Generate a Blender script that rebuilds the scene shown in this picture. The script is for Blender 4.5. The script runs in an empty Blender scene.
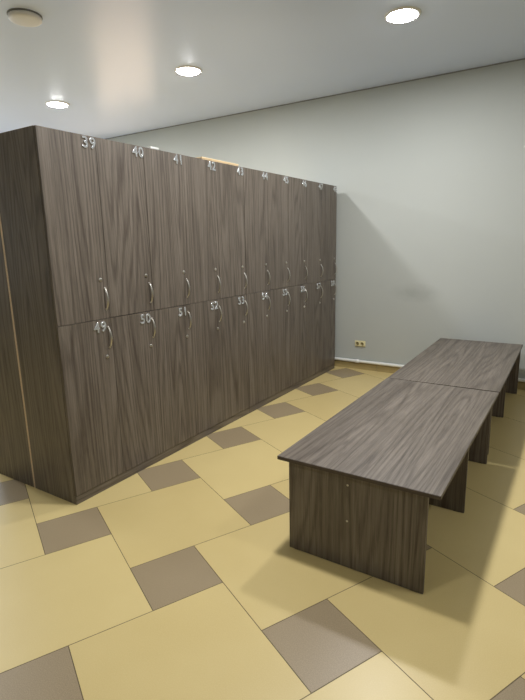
import bpy, bmesh, math, random
from mathutils import Vector, Matrix

S = bpy.context.scene
C = S.collection
random.seed(7)

# ------------------------------------------------------------------ camera
cam_d = bpy.data.cameras.new('camera')
cam = bpy.data.objects.new('camera', cam_d)
C.objects.link(cam)
F = Vector((-0.52748921, 0.82238987, -0.21314321))
R = Vector((0.84394888, 0.53603648, -0.02037579))
U = Vector((-0.09749569, 0.19062998, 0.97680848))
m = Matrix((R, U, -F)).transposed().to_4x4()
m.translation = Vector((2.2587, -1.5498, 1.4253))
cam.matrix_world = m
cam_d.sensor_fit = 'VERTICAL'
cam_d.sensor_height = 35.0
cam_d.sensor_width = 35.0 * 525 / 700
cam_d.lens = 490.262 / 700 * 35.0
cam_d.clip_start = 0.02
S.camera = cam

# ------------------------------------------------------------------ world, exposure
w = bpy.data.worlds.new('world')
S.world = w
w.use_nodes = True
w.node_tree.nodes['Background'].inputs[0].default_value = (0.75, 0.82, 1.0, 1)
w.node_tree.nodes['Background'].inputs[1].default_value = 0.05
S.view_settings.view_transform = 'Standard'
S.view_settings.look = 'None'
S.view_settings.gamma = 1
S.view_settings.exposure = 0.0
S.view_settings.use_curve_mapping = False

CEIL = 2.93
WALL = 3.60
LAMP_W = 32.0          # watts of one downlight
LAMP_COL = (0.98, 0.985, 1.0)
# every ceiling lamp of the room: x, y, power factor, label
LAMPS = [
    (1.076, 2.154, 1.0, 'large bright round downlight in the ceiling above the long low tables'),
    (-0.822, 2.134, 1.0, 'bright round downlight in the ceiling above the middle of the lockers, second nearest'),
    (-2.638, 2.103, 1.0, 'smallest bright round downlight in the ceiling, farthest left above the locker corner'),
    (1.127, 0.593, 1.05, 'round downlight in the ceiling above the near end of the tables, outside the picture'),
    (1.127, -1.091, 0.20, 'round downlight in the ceiling beside the camera, outside the picture'),
    (3.015, 0.593, 0.3, 'round downlight in the ceiling right of the tables, outside the picture'),
    (-2.699, 0.134, 0.8, 'round downlight in the ceiling far left behind the lockers, outside the picture'),
]

# unseen fill lamp added at the left wall to brighten the ceiling
wl = bpy.data.lights.new('left_wall_fill', 'AREA')
wl.shape = 'RECTANGLE'
wl.size, wl.size_y = 3.6, 1.5
wl.energy = 48
wl.color = (0.72, 0.84, 1.0)
wo = bpy.data.objects.new('left_wall_fill', wl)
C.objects.link(wo)
wo.location = (-5.19, 0.9, 1.55)
wo.rotation_euler = (0, math.radians(-90), 0)
wl.size, wl.size_y = 1.5, 3.6


# ------------------------------------------------------------------ materials
def s2l(c):
    return tuple((v / 12.92 if v <= 0.04045 else ((v + 0.055) / 1.055) ** 2.4) for v in [x / 255 for x in c])


def mat(name):
    mt = bpy.data.materials.new(name)
    mt.use_nodes = True
    nt = mt.node_tree
    return mt, nt, nt.nodes['Principled BSDF']


def N(nt, typ, **kw):
    n = nt.nodes.new(typ)
    for k, v in kw.items():
        setattr(n, k, v)
    return n


def mathn(nt, op, a, b=None):
    n = N(nt, 'ShaderNodeMath', operation=op)
    for i, v in enumerate((a, b)):
        if v is None:
            continue
        if isinstance(v, (int, float)):
            n.inputs[i].default_value = v
        else:
            nt.links.new(v, n.inputs[i])
    return n.outputs[0]


def ramp(nt, fac, stops):
    r = N(nt, 'ShaderNodeValToRGB')
    e = r.color_ramp.elements
    while len(e) < len(stops):
        e.new(0.5)
    for el, (pos, col) in zip(e, stops):
        el.position = pos
        el.color = (*col, 1)
    nt.links.new(fac, r.inputs[0])
    return r.outputs[0]


def plain(name, col, rough=0.5, metal=0.0, var=0.04, scale=6.0, bump=0.0, bscale=200.0, spec=0.5):
    mt, nt, b = mat(name)
    tc = N(nt, 'ShaderNodeTexCoord')
    nz = N(nt, 'ShaderNodeTexNoise')
    nz.inputs['Scale'].default_value = scale
    nz.inputs['Detail'].default_value = 4
    nt.links.new(tc.outputs['Object'], nz.inputs['Vector'])
    a = tuple(max(0, v * (1 - var)) for v in s2l(col))
    c = tuple(min(1, v * (1 + var)) for v in s2l(col))
    nt.links.new(ramp(nt, nz.outputs['Fac'], [(0.3, a), (0.7, c)]), b.inputs['Base Color'])
    b.inputs['Roughness'].default_value = rough
    b.inputs['Metallic'].default_value = metal
    b.inputs['Specular IOR Level'].default_value = spec
    if bump:
        n2 = N(nt, 'ShaderNodeTexNoise')
        n2.inputs['Scale'].default_value = bscale
        n2.inputs['Detail'].default_value = 5
        nt.links.new(tc.outputs['Object'], n2.inputs['Vector'])
        bp = N(nt, 'ShaderNodeBump')
        bp.inputs['Strength'].default_value = bump
        bp.inputs['Distance'].default_value = 0.002
        nt.links.new(n2.outputs['Fac'], bp.inputs['Height'])
        nt.links.new(bp.outputs[0], b.inputs['Normal'])
    return mt


def wood(name, axis, dark, mid, light, rough=0.42, cath=1.0, spec=0.5):
    """wood laminate, grain running along the object's own axis (0 x, 1 y, 2 z)"""
    mt, nt, b = mat(name)
    L = nt.links
    tc = N(nt, 'ShaderNodeTexCoord')
    oi = N(nt, 'ShaderNodeObjectInfo')
    off = N(nt, 'ShaderNodeVectorMath', operation='SCALE')
    comb = N(nt, 'ShaderNodeCombineXYZ')
    L.new(oi.outputs['Random'], comb.inputs[0])
    L.new(mathn(nt, 'MULTIPLY', oi.outputs['Random'], 7.3), comb.inputs[1])
    L.new(mathn(nt, 'MULTIPLY', oi.outputs['Random'], 3.1), comb.inputs[2])
    L.new(comb.outputs[0], off.inputs[0])
    off.inputs['Scale'].default_value = 13.0
    add = N(nt, 'ShaderNodeVectorMath', operation='ADD')
    L.new(tc.outputs['Object'], add.inputs[0])
    L.new(off.outputs[0], add.inputs[1])

    def stretched(across, along):
        mp = N(nt, 'ShaderNodeMapping')
        sc = [across] * 3
        sc[axis] = along
        mp.inputs['Scale'].default_value = sc
        L.new(add.outputs[0], mp.inputs['Vector'])
        return mp.outputs[0]

    def noise(vec, detail=3, rough_=0.5, dist=0.0):
        n = N(nt, 'ShaderNodeTexNoise')
        n.inputs['Scale'].default_value = 1
        n.inputs['Detail'].default_value = detail
        n.inputs['Roughness'].default_value = rough_
        n.inputs['Distortion'].default_value = dist
        L.new(vec, n.inputs['Vector'])
        return n.outputs['Fac']
    broad = noise(stretched(4.6, 0.30), 1, 0.4)            # cathedral figure
    wob = mathn(nt, 'MULTIPLY', noise(stretched(55, 9), 3), 0.016)
    rings = mathn(nt, 'MULTIPLY', mathn(nt, 'ADD', broad, wob), 6.2832 * 19)
    rings = mathn(nt, 'ADD', mathn(nt, 'MULTIPLY', mathn(nt, 'SINE', rings), 0.5), 0.5)
    rings = mathn(nt, 'POWER', rings, 3.0)
    fine = noise(stretched(260, 7.0), 3, 0.6)
    medium = noise(stretched(85, 1.6), 4, 0.65)
    wide = noise(stretched(16, 0.5), 2, 0.5)
    pores = noise(stretched(140, 12), 2, 0.5)
    v = mathn(nt, 'ADD', mathn(nt, 'MULTIPLY', fine, 0.40), mathn(nt, 'MULTIPLY', medium, 0.50))
    v = mathn(nt, 'ADD', v, mathn(nt, 'MULTIPLY', wide, 0.26))
    v = mathn(nt, 'SUBTRACT', v, mathn(nt, 'MULTIPLY', mathn(nt, 'MULTIPLY', rings, pores), 0.28 * cath))
    v = mathn(nt, 'SUBTRACT', v, 0.025)
    col = ramp(nt, v, [(0.30, s2l(dark)), (0.50, s2l(mid)), (0.68, s2l(light))])
    L.new(col, b.inputs['Base Color'])
    b.inputs['Roughness'].default_value = rough
    b.inputs['Specular IOR Level'].default_value = spec
    bp = N(nt, 'ShaderNodeBump')
    bp.inputs['Strength'].default_value = 0.12
    bp.inputs['Distance'].default_value = 0.001
    L.new(fine, bp.inputs['Height'])
    L.new(bp.outputs[0], b.inputs['Normal'])
    return mt


def tile_mat(name, c1, c2, speck, rough, sp_amt, vname='tint'):
    mt, nt, b = mat(name)
    L = nt.links
    geo = N(nt, 'ShaderNodeTexCoord')
    n1 = N(nt, 'ShaderNodeTexNoise')
    n1.inputs['Scale'].default_value = 3.0
    n1.inputs['Detail'].default_value = 5
    L.new(geo.outputs['Object'], n1.inputs['Vector'])
    at = N(nt, 'ShaderNodeAttribute', attribute_name=vname)
    f = mathn(nt, 'ADD', mathn(nt, 'MULTIPLY', n1.outputs['Fac'], 0.6), mathn(nt, 'MULTIPLY', at.outputs['Fac'], 0.4))
    base = ramp(nt, f, [(0.25, s2l(c1)), (0.75, s2l(c2))])
    n2 = N(nt, 'ShaderNodeTexNoise')
    n2.inputs['Scale'].default_value = 260.0
    n2.inputs['Detail'].default_value = 2
    L.new(geo.outputs['Object'], n2.inputs['Vector'])
    sp = ramp(nt, n2.outputs['Fac'], [(0.42, (0, 0, 0)), (0.66, (1, 1, 1))])
    mx = N(nt, 'ShaderNodeMix', data_type='RGBA')
    L.new(mathn(nt, 'MULTIPLY', sp, sp_amt), mx.inputs[0])
    L.new(base, mx.inputs[6])
    mx.inputs[7].default_value = (*s2l(speck), 1)
    # scuffs
    n3 = N(nt, 'ShaderNodeTexNoise')
    n3.inputs['Scale'].default_value = 9.0
    n3.inputs['Detail'].default_value = 9
    n3.inputs['Roughness'].default_value = 0.75
    L.new(geo.outputs['Object'], n3.inputs['Vector'])
    sc = ramp(nt, n3.outputs['Fac'], [(0.66, (0, 0, 0)), (0.74, (1, 1, 1))])
    m2 = N(nt, 'ShaderNodeMix', data_type='RGBA')
    L.new(mathn(nt, 'MULTIPLY', sc, 0.25), m2.inputs[0])
    L.new(mx.outputs[2], m2.inputs[6])
    m2.inputs[7].default_value = (*s2l([v * 0.7 for v in c1]), 1)
    L.new(m2.outputs[2], b.inputs['Base Color'])
    L.new(mathn(nt, 'ADD', mathn(nt, 'MULTIPLY', n1.outputs['Fac'], 0.12), rough - 0.06), b.inputs['Roughness'])
    return mt


def emis(name, col, strength):
    mt, nt, b = mat(name)
    b.inputs['Base Color'].default_value = (0.9, 0.9, 0.9, 1)
    b.inputs['Emission Color'].default_value = (*col, 1)
    b.inputs['Emission Strength'].default_value = strength
    return mt


W_DARK, W_MID, W_LIGHT = (70, 60, 52), (96, 87, 77), (122, 112, 101)
M = {
    'wood_z': wood('dark_ash_laminate_upright', 2, W_DARK, W_MID, W_LIGHT),
    'wood_y': wood('dark_ash_laminate_tabletop', 1, W_DARK, W_MID, W_LIGHT, rough=0.40),
    'wood_x': wood('dark_ash_laminate_crosswise', 0, W_DARK, W_MID, W_LIGHT),
    'chip': plain('raw_chipboard_edge', (206, 184, 156), 0.8, var=0.12, scale=90),
    'edge': plain('dark_edge_band', (72, 61, 55), 0.45, var=0.15, scale=40),
    'gap': plain('dark_carcass_board', (38, 32, 29), 0.7),  # dark inner boards behind the door gaps
    'wall': plain('painted_wall_grey', (179, 182, 176), 0.75, var=0.015, scale=1.2, bump=0.15, bscale=180),
    'ceil': plain('satin_ceiling', (216, 227, 248), 0.3, var=0.01, scale=1.0),
    'skirt': plain('tan_tile_skirting', (168, 150, 104), 0.35, var=0.05),
    'tan': tile_mat('tan_floor_tile', (200, 178, 120), (209, 188, 130), (218, 200, 148), 0.36, 0.25),
    'grey': tile_mat('taupe_floor_tile', (142, 125, 97), (151, 134, 105), (172, 154, 124), 0.38, 0.5),
    'grout': plain('dark_grout', (98, 84, 60), 0.9, var=0.15, scale=20),
    'chrome': plain('brushed_nickel', (200, 196, 188), 0.28, metal=1.0, var=0.03),
    'digit': plain('polished_silver_digit', (215, 217, 218), 0.25, metal=0.75, var=0.05),
    'digit_dark': plain('digit_side_dark', (60, 60, 60), 0.4, metal=0.6),
    'key': plain('dark_lock_slot', (30, 28, 26), 0.5),
    'white': plain('white_plastic', (232, 232, 226), 0.35, var=0.01),
    'cream': plain('cream_plastic', (226, 216, 170), 0.35, var=0.02),
    'socket': plain('socket_well', (120, 108, 66), 0.5),
    'cap': plain('off_white_vent_plastic', (226, 223, 217), 0.45, var=0.01),
    'dgrey': plain('dark_joint_line', (128, 128, 126), 0.7),
    'board': plain('tan_cardboard', (232, 206, 162), 0.8, var=0.06, scale=14),
    'screw': plain('zinc_screw', (196, 192, 182), 0.3, metal=1.0),
    'lamp': emis('lit_diffuser', LAMP_COL, 60.0),
    'rubber': plain('black_plastic_glide', (28, 27, 26), 0.6),
}


# ------------------------------------------------------------------ mesh helpers
def bx(bm, lo, hi, bevel=0.0, mi=0):
    r = bmesh.ops.create_cube(bm, size=1)
    vs = r['verts']
    for v in vs:
        v.co = Vector([lo[i] + (v.co[i] + 0.5) * (hi[i] - lo[i]) for i in range(3)])
    fs = {f for v in vs for f in v.link_faces}
    for f in fs:
        f.material_index = mi
    if bevel:
        es = list({e for v in vs for e in v.link_edges})
        r2 = bmesh.ops.bevel(bm, geom=es, offset=bevel, segments=2, affect='EDGES', clamp_overlap=True)
        for f in r2['faces']:
            f.material_index = mi
    return bm


def revolve(bm, prof, seg=40, mi=0, mat4=None):
    """prof: (radius, height) list turned about local z"""
    rings = []
    for r, z in prof:
        if r < 1e-6:
            v = bm.verts.new((0, 0, z))
            rings.append([v] * seg)
        else:
            rings.append([bm.verts.new((r * math.cos(2 * math.pi * k / seg), r * math.sin(2 * math.pi * k / seg), z)) for k in range(seg)])
    new = set(v for rg in rings for v in rg)
    for a, b in zip(rings, rings[1:]):
        for k in range(seg):
            q = [a[k], a[(k + 1) % seg], b[(k + 1) % seg], b[k]]
            u = []
            for v in q:
                if v not in u:
                    u.append(v)
            if len(u) >= 3:
                f = bm.faces.new(u)
                f.smooth = True
                f.material_index = mi
    if mat4 is not None:
        for v in new:
            v.co = mat4 @ v.co
    return bm


def tube(bm, pts, radii, seg=12):
    """swept round bar; radii one (a, b) pair of half widths for each point"""
    pts = [Vector(p) for p in pts]
    rings = []
    for i, p in enumerate(pts):
        t = (pts[min(i + 1, len(pts) - 1)] - pts[max(i - 1, 0)]).normalized()
        a = Vector((0, 1, 0))
        if abs(t.dot(a)) > 0.9:
            a = Vector((0, 0, 1))
        n = t.cross(a).normalized()
        b_ = n.cross(t).normalized()
        ra, rb = radii[i]
        rings.append([bm.verts.new(p + n * ra * math.cos(2 * math.pi * k / seg) + b_ * rb * math.sin(2 * math.pi * k / seg)) for k in range(seg)])
    for a, b in zip(rings, rings[1:]):
        for k in range(seg):
            f = bm.faces.new((a[k], a[(k + 1) % seg], b[(k + 1) % seg], b[k]))
            f.smooth = True
    bm.faces.new(rings[0][::-1])
    bm.faces.new(rings[-1])
    return bm


def obj(name, bm, mats, parent=None, loc=(0, 0, 0), rotz=0.0):
    bmesh.ops.recalc_face_normals(bm, faces=bm.faces[:])
    me = bpy.data.meshes.new(name)
    bm.to_mesh(me)
    bm.free()
    for x in (mats if isinstance(mats, (list, tuple)) else [mats]):
        me.materials.append(x)
    o = bpy.data.objects.new(name, me)
    C.objects.link(o)
    o.parent = parent
    o.location = loc
    o.rotation_euler = (0, 0, rotz)
    return o


def thing(name, label, cat, loc=(0, 0, 0), rotz=0.0, group=None):
    o = bpy.data.objects.new(name, None)
    C.objects.link(o)
    o.empty_display_size = 0.1
    o.location = loc
    o.rotation_euler = (0, 0, rotz)
    o['label'] = label
    o['category'] = cat
    if group:
        o['group'] = group
    return o


def tag(o, label, cat, group=None):
    o['label'] = label
    o['category'] = cat
    if group:
        o['group'] = group
    return o


def struct(name, bm, mats, **kw):
    o = obj(name, bm, mats, **kw)
    o['kind'] = 'structure'
    return o


def soft_patch(mt, centre, radii, col, amount):
    """a grey patch with a soft edge, fixed at one place of the wall"""
    nt = mt.node_tree
    b = nt.nodes['Principled BSDF']
    src = b.inputs['Base Color'].links[0].from_socket
    tc = N(nt, 'ShaderNodeTexCoord')
    mp = N(nt, 'ShaderNodeMapping', vector_type='TEXTURE')
    mp.inputs['Location'].default_value = centre
    mp.inputs['Scale'].default_value = radii
    nt.links.new(tc.outputs['Object'], mp.inputs['Vector'])
    gr = N(nt, 'ShaderNodeTexGradient', gradient_type='SPHERICAL')
    nt.links.new(mp.outputs[0], gr.inputs[0])
    nz = N(nt, 'ShaderNodeTexNoise')
    nz.inputs['Scale'].default_value = 14
    nz.inputs['Detail'].default_value = 5
    nt.links.new(tc.outputs['Object'], nz.inputs['Vector'])
    f = mathn(nt, 'MULTIPLY', mathn(nt, 'MULTIPLY', gr.outputs['Fac'], nz.outputs['Fac']), amount * 2)
    mx = N(nt, 'ShaderNodeMix', data_type='RGBA')
    nt.links.new(f, mx.inputs[0])
    nt.links.new(src, mx.inputs[6])
    mx.inputs[7].default_value = (*s2l(col), 1)
    nt.links.new(mx.outputs[2], b.inputs['Base Color'])


def box_bm(lo, hi, bevel=0.0):
    return bx(bmesh.new(), lo, hi, bevel)


# ------------------------------------------------------------------ room shell
XL, XR, YB = -5.2, 4.2, -4.2
struct('wall_back', box_bm((XL, WALL, 0), (XR, WALL + 0.15, CEIL)), M['wall'])
M['wall_patch'] = M['wall'].copy()
soft_patch(M['wall_patch'], (0.86, WALL, 0.885), (0.30, 0.5, 0.11), (120, 120, 116), 0.3)  # faint grey soft-edged patch on the back wall
bpy.data.objects['wall_back'].data.materials[0] = M['wall_patch']
struct('wall_left', box_bm((XL - 0.15, YB, 0), (XL, WALL + 0.15, CEIL)), M['wall'])
struct('wall_right', box_bm((XR, YB, 0), (XR + 0.15, WALL + 0.15, CEIL)), M['wall'])
struct('wall_front', box_bm((XL - 0.15, YB - 0.15, 0), (XR + 0.15, YB, CEIL)), M['wall'])
struct('ceiling', box_bm((XL - 0.15, YB - 0.15, CEIL), (XR + 0.15, WALL + 0.15, CEIL + 0.12)), M['ceil'])
struct('trim_1', box_bm((XL, WALL - 0.006, CEIL - 0.010), (XR, WALL, CEIL)), M['dgrey'])
# skirting made of floor tiles cut to 60 cm lengths
bm = bmesh.new()
x = XL
while x < XR:
    bx(bm, (x + 0.0015, WALL - 0.009, 0), (min(x + 0.63, XR) - 0.0015, WALL, 0.073), 0.001)
    x += 0.63
struct('baseboard_back', bm, M['skirt'])


def floor():
    s, ox, oy, b = 0.7052, 0.1831, -0.1646, 0.3115
    a = math.sqrt(s * s - b * b)
    th = math.atan2(b, a)
    e1 = Vector((math.cos(th), -math.sin(th), 0))
    e2 = Vector((math.sin(th), math.cos(th), 0))
    g = 0.0016
    bm = bmesh.new()
    tint = bm.faces.layers.float.new('tint')

    def quad(c, h, mi):
        vs = [bm.verts.new(c + e1 * sx * (h - g) + e2 * sy * (h - g)) for sx, sy in ((-1, -1), (1, -1), (1, 1), (-1, 1))]
        f = bm.faces.new(vs)
        f.material_index = mi
        f[tint] = random.random()
    for i in range(-10, 9):
        for j in range(-8, 8):
            c = Vector((ox + i * s, oy + j * s, 0))
            quad(c, b / 2, 1)
            # the big tile fixed to the right-hand edge of the small one, top edges in line
            quad(c + e1 * (b / 2 + a / 2) + e2 * (BIG * (a - b) / 2), a / 2, 0)
    for co, no in (((XL, 0, 0), (-1, 0, 0)), ((XR, 0, 0), (1, 0, 0)), ((0, YB, 0), (0, -1, 0)), ((0, WALL, 0), (0, 1, 0))):
        bmesh.ops.bisect_plane(bm, geom=bm.verts[:] + bm.edges[:] + bm.faces[:], plane_co=co, plane_no=no, clear_outer=True)
    # extrude nothing: the grout bed is a slab just below the tile faces
    bx(bm, (XL - 0.15, YB - 0.15, -0.12), (XR + 0.15, WALL + 0.15, -0.0008), 0, 2)
    return struct('floor', bm, [M['tan'], M['grey'], M['grout']])


BIG = -1
floor()
# window in the back wall, behind the lockers, seen only as a warm reflection in the satin ceiling
wm = emis('warm_evening_window_light', (1.0, 0.66, 0.40), 1.7)
wx0, wx1, wz0, wz1 = -3.65, -2.65, 0.9, 2.45
win = struct('window_1', box_bm((wx0 - 0.06, WALL - 0.03, wz0 - 0.06), (wx1 + 0.06, WALL - 0.001, wz1 + 0.06), 0.004), M['white'])
bm = bmesh.new()
for a_, b_ in ((wx0, (wx0 + wx1) / 2 - 0.02), ((wx0 + wx1) / 2 + 0.02, wx1)):
    bx(bm, (a_, WALL - 0.034, wz0), (b_, WALL - 0.029, wz1))
obj('window_pane', bm, wm, win)
bm = bmesh.new()
bx(bm, (wx0 - 0.1, WALL - 0.16, wz0 - 0.09), (wx1 + 0.1, WALL - 0.001, wz0 - 0.06), 0.004)
obj('window_sill', bm, M['white'], win)
# unseen window frame added round the fill lamp on the left wall
bm = bmesh.new()
for lo, hi in (((XL, -0.98, 0.72), (XL + 0.05, 2.78, 0.80)), ((XL, -0.98, 2.30), (XL + 0.05, 2.78, 2.38)),
               ((XL, -0.98, 0.80), (XL + 0.05, -0.90, 2.30)), ((XL, 2.70, 0.80), (XL + 0.05, 2.78, 2.30)),
               ((XL, 0.87, 0.80), (XL + 0.05, 0.93, 2.30))):
    bx(bm, lo, hi, 0.004)
win = struct('window_added', bm, M['white'])
obj('window_pane', box_bm((XL, -0.90, 0.80), (XL + 0.005, 2.70, 2.30)), M['white'], win)  # blank white sheet behind the fill lamp, part of the added frame


# ------------------------------------------------------------------ ceiling lamps


def downlight(x, y, k, label, group='round ceiling downlights'):
    t = thing('ceiling_downlight', label, 'ceiling light', (x, y, CEIL), 0, group)
    obj('trim_ring', revolve(bmesh.new(), [(0.100, -0.001), (0.102, -0.010), (0.112, -0.012), (0.122, -0.006), (0.124, 0.0)]), M['white'], t)
    obj('diffuser', revolve(bmesh.new(), [(0, -0.026), (0.05, -0.024), (0.085, -0.018), (0.101, -0.008)]), M['lamp'], t)
    ld = bpy.data.lights.new('downlight_light', 'AREA')
    ld.shape = 'DISK'
    ld.size = 0.2
    ld.energy = LAMP_W * k
    ld.color = LAMP_COL
    lo = bpy.data.objects.new('downlight_light', ld)
    C.objects.link(lo)
    lo.parent = t
    lo.location = (0, 0, -0.028)
    return t


for L_ in LAMPS:
    downlight(*L_)

v_ = thing('ceiling_vent', 'unlit round off-white cap on the ceiling in the upper left corner', 'ceiling vent', (-1.000, 0.700, CEIL))
obj('base_ring', revolve(bmesh.new(), [(0.0, -0.002), (0.098, -0.002), (0.100, -0.006), (0.108, -0.006), (0.108, 0.0)]), M['dgrey'], v_)
obj('cap', revolve(bmesh.new(), [(0, -0.036), (0.080, -0.036), (0.095, -0.033), (0.103, -0.026), (0.104, -0.010), (0.100, -0.0065), (0, -0.0065)]), M['cap'], v_)

# ------------------------------------------------------------------ lockers
PITCH, NCOL = 0.3498, 5
UW = PITCH * NCOL
DEPTH, HT = 0.392, 2.0
ZM = 1.0203


def digits_bm(txt, h, depth=0.004):
    cu = bpy.data.curves.new('number_curve', 'FONT')
    cu.body = txt
    cu.size = h / 0.70
    cu.extrude = depth / 2
    cu.offset = 0.0010
    cu.bevel_depth = 0.0012
    cu.bevel_resolution = 1
    cu.space_character = 1.18
    cu.align_x = 'CENTER'
    to = bpy.data.objects.new('number_curve', cu)
    C.objects.link(to)
    dg = bpy.context.evaluated_depsgraph_get()
    me = bpy.data.meshes.new_from_object(to.evaluated_get(dg))
    bm = bmesh.new()
    bm.from_mesh(me)
    bpy.data.objects.remove(to)
    bpy.data.meshes.remove(me)
    # text lies in xy; stand it up in the yz plane facing +x
    for v in bm.verts:
        v.co = Vector((v.co.z + depth / 2, v.co.x, v.co.y))
    for f in bm.faces:
        f.material_index = 0
    return bm


def handle_bm():
    bm = bmesh.new()
    pts, rad = [], []
    n = 18
    for i in range(n + 1):
        u = i / n
        z = -0.060 + 0.120 * u
        x_ = 0.0015 + 0.021 * math.sin(math.pi * u) ** 0.75
        pts.append((x_, 0, z))
        wv = 0.0035 + 0.0035 * math.sin(math.pi * u)
        rad.append((0.0030 + 0.0006 * math.sin(math.pi * u), wv))
    tube(bm, pts, rad, 12)
    for z in (-0.060, 0.060):
        revolve(bm, [(0, 0.003), (0.005, 0.003), (0.0062, 0.0), (0.0062, -0.0005)], 14, 0,
                Matrix.Translation((0, 0, z)) @ Matrix.Rotation(math.pi / 2, 4, 'Y'))
    return bm


def lock_bm():
    bm = bmesh.new()
    ry = Matrix.Rotation(math.pi / 2, 4, 'Y')
    revolve(bm, [(0, 0.006), (0.0075, 0.006), (0.0095, 0.0045), (0.0105, 0.0)], 20, 0, ry)
    bx(bm, (0.0058, -0.0008, -0.005), (0.0064, 0.0008, 0.005), 0, 1)
    return bm


handle_me = obj('handle', handle_bm(), M['chrome'])
lock_me = obj('lock', lock_bm(), [M['chrome'], M['key']])


def door_bm(w_, h_):
    return box_bm((-0.016, 0, 0), (0, w_, h_), 0.0008)


def cabinet(label, loc, first, rotz=0.0, group='lockers in the back-to-back block', used=[]):
    """a block of five by two lockers; front in the local plane x = 0, running along +y"""
    t = thing('locker_cabinet', label, 'locker cabinet', loc, rotz, group)
    xf = -0.0175
    th = 0.016
    obj('side_panel', box_bm((-DEPTH, 0, 0), (xf, th, HT), 0.0006), M['wood_z'], t)
    obj('side_panel', box_bm((-DEPTH, 0, 0), (xf, th, HT), 0.0006), M['wood_z'], t, (0, UW - th, 0))
    for i in range(1, NCOL):
        obj('divider', box_bm((-DEPTH + 0.004, -th / 2, 0.05), (xf, th / 2, HT - th)), M['gap'], t, (0, i * PITCH, 0))
    obj('top_panel', box_bm((-DEPTH, th, HT - th), (xf, UW - th, HT), 0.0005), M['wood_y'], t)
    obj('bottom_panel', box_bm((-DEPTH, th, 0.05), (xf, UW - th, 0.05 + th)), M['wood_y'], t)
    obj('middle_shelf', box_bm((-DEPTH + 0.004, th, ZM - 0.008), (xf - 0.001, UW - th, ZM + 0.008)), M['gap'], t)
    obj('plinth', box_bm((-0.016, 0, 0), (-0.003, UW, 0.0495), 0.0005), M['wood_y'], t)
    b_ = obj('back_panel', box_bm((-DEPTH - 0.008, 0, 0.0), (-DEPTH, UW, HT - 0.002)), M['chip'], t)
    b_['label'] = 'raw light brown edge of the back board'
    for row in (0, 1):
        for i in range(NCOL):
            g = 0.0012
            z0 = (0.052, ZM + g)[row]
            z1 = (ZM - g, HT - 0.001)[row]
            jz = 0.0 if first is None else random.uniform(-0.0006, 0.0006)
            d = obj('door', door_bm(PITCH - 2 * g, z1 - z0), M['wood_z'], t, (random.uniform(-0.0005, 0.0008), i * PITCH + g, z0 + jz))
            d.rotation_euler = (0, 0, random.uniform(-0.003, 0.0))
            hz = (0.911, 1.133)[row] - z0
            lz = (0.800, 1.243)[row] - z0
            for src, yy, zz in ((handle_me, 0.325, hz), (lock_me, 0.301, lz)):
                if not used or src not in used:
                    h_ = src
                    used.append(src)
                else:
                    h_ = src.copy()
                    C.objects.link(h_)
                h_.parent = d
                h_.location = (0.0, yy - g, zz)
            if first is not None:
                num = first + i + (10 if row == 0 else 0)
                yy, zz = ((0.268, 0.950), (0.304, 1.937))[row]
                obj('number', digits_bm(str(num), 0.056), M['digit'], d, (0.0, yy - g, zz - z0))
    return t


cabinet('near end of the lockers facing the tables, doors 39 to 43 above 49 to 53', (0, 0, 0), 39)
cabinet('far half of the lockers facing the tables, touching the grey wall', (0.002, UW + 0.0005, 0.001), 44)
# the row standing behind, back to back, seen only by its end panel
cabinet('locker cabinet at the left picture edge standing behind, seen by its plain end panel', (-2 * DEPTH - 0.016, UW, 0), None, math.pi)

# things left on top of the lockers
t = thing('cardboard_box', 'flat tan cardboard showing above the lockers over door 42', 'cardboard box', (-0.14, 1.52, HT))
obj('body', box_bm((-0.10, -0.22, 0), (0.10, 0.22, 0.020), 0.002), M['board'], t)
obj('lid', box_bm((-0.104, -0.224, 0.014), (0.104, 0.224, 0.024), 0.002), M['board'], t)
t = thing('paper_box', 'small white box corner showing above the lockers over door 40', 'box', (-0.12, 0.87, HT))
obj('body', box_bm((-0.05, -0.035, 0), (0.05, 0.035, 0.026), 0.002), M['white'], t)
obj('lid', box_bm((-0.052, -0.037, 0.018), (0.052, 0.037, 0.030), 0.002), M['white'], t)


# ------------------------------------------------------------------ low tables
def table(label, loc, rotz, length, width, legs, screws):
    """legs: list of (x0, x1, y) in the table's own frame, origin at the near left corner"""
    t = thing('low_table', label, 'table', loc, rotz, 'low tables placed end to end')
    H = 0.4635
    tt = 0.018
    tb = bmesh.new()
    bx(tb, (0, 0, H - tt), (width, length, H), 0.0015)
    for f in tb.faces:
        if abs(f.normal.z) < 0.5:
            f.material_index = 1
    obj('tabletop', tb, [M['wood_y'], M['edge']], t)
    ys = []
    for (x0, x1, y) in legs:
        lg = obj('leg', box_bm((x0, y, 0.002), (x1, y + 0.018, H - tt), 0.001), M['wood_z'], t)
        for xx in (x0 + 0.04, x1 - 0.04):
            obj('glide', box_bm((xx - 0.015, y + 0.002, 0), (xx + 0.015, y + 0.016, 0.002)), M['rubber'], lg)
        if screws and y < 0.1:
            for zz in (0.400, 0.229):
                sb = revolve(bmesh.new(), [(0, 0.0018), (0.0035, 0.0018), (0.005, 0.0)], 14, 0,
                             Matrix.Translation((0.344, y, zz)) @ Matrix.Rotation(math.pi / 2, 4, 'X'))
                obj('screw', sb, M['screw'], lg)
        ys.append(y)
    cx = width / 2
    for a, b in zip(ys, ys[1:]):
        obj('stretcher', box_bm((cx - 0.03, a + 0.018, 0.20), (cx - 0.014, b, 0.43)), M['wood_y'], t)
    return t


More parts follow.
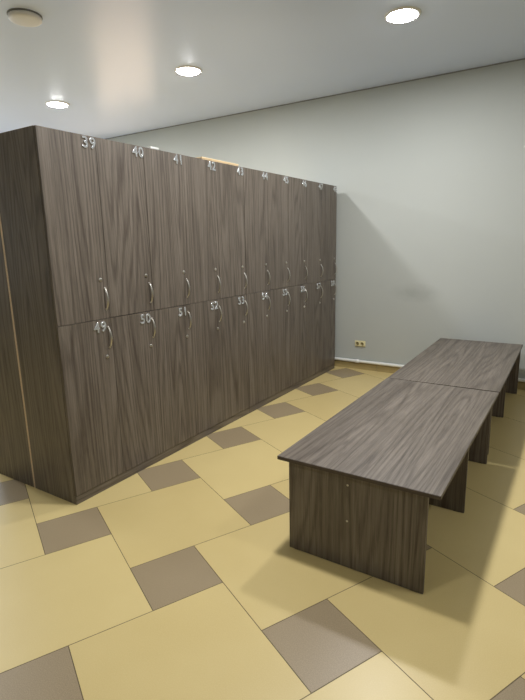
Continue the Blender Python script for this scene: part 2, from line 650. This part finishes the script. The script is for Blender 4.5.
table('low dark wooden table nearest the camera, end panel with two screws',
      (1.168, 0.257, 0), math.radians(-0.35), 1.526, 0.732,
      [(0.054, 0.682, 0.014), (0.060, 0.700, 0.745), (0.056, 0.705, 1.43)], True)
table('low dark wooden table at the far end against the grey wall',
      (1.1795, 1.7855, 0), math.radians(0.5), 1.668, 0.732,
      [(0.056, 0.690, 0.050), (0.056, 0.690, 0.87), (0.056, 0.722, 1.61)], False)

# ------------------------------------------------------------------ socket and pipe on the wall
t = thing('wall_socket', 'cream double socket on the grey wall above the white pipe', 'power socket', (0.267, WALL, 0.297))
obj('plate', box_bm((-0.062, -0.012, -0.033), (0.062, 0, 0.033), 0.004), M['cream'], t)
for sx in (-1, 1):
    bm = bmesh.new()
    rx = Matrix.Translation((sx * 0.028, -0.012, 0)) @ Matrix.Rotation(math.pi / 2, 4, 'X')
    revolve(bm, [(0.0, 0.0015), (0.019, 0.0015), (0.0195, 0.009), (0.022, 0.009), (0.0225, 0.0)], 24, 0, rx)
    for f in bm.faces:
        c_ = f.calc_center_median()
        if c_.y > -0.0145:
            f.material_index = 1
    for hx in (-0.006, 0.006):
        revolve(bm, [(0, 0.0022), (0.0026, 0.0022), (0.0026, 0.0014)], 10, 2, Matrix.Translation((hx, 0, 0)) @ rx)
    obj('outlet', bm, [M['cream'], M['socket'], M['key']], t)

t = thing('wall_pipe', 'white plastic pipe running low along the grey wall above the skirting', 'pipe', (0, WALL, 0.0955))
bm = bmesh.new()
tube(bm, [(-1.2, -0.022, 0), (0.3, -0.022, 0), (2.2, -0.022, 0), (XR - 0.002, -0.022, 0)], [(0.0165, 0.0165)] * 4, 20)
obj('pipe', bm, M['white'], t)
for xx in (0.243, 1.10, 2.9):
    bm = bmesh.new()
    tube(bm, [(xx - 0.022, -0.022, 0), (xx - 0.020, -0.022, 0), (xx + 0.020, -0.022, 0), (xx + 0.022, -0.022, 0)],
         [(0.018, 0.018), (0.0215, 0.0215), (0.0215, 0.0215), (0.018, 0.018)], 20)
    bx(bm, (xx - 0.012, -0.010, -0.012), (xx + 0.012, 0, 0.012), 0.001)
    obj('coupling', bm, M['white'], t)
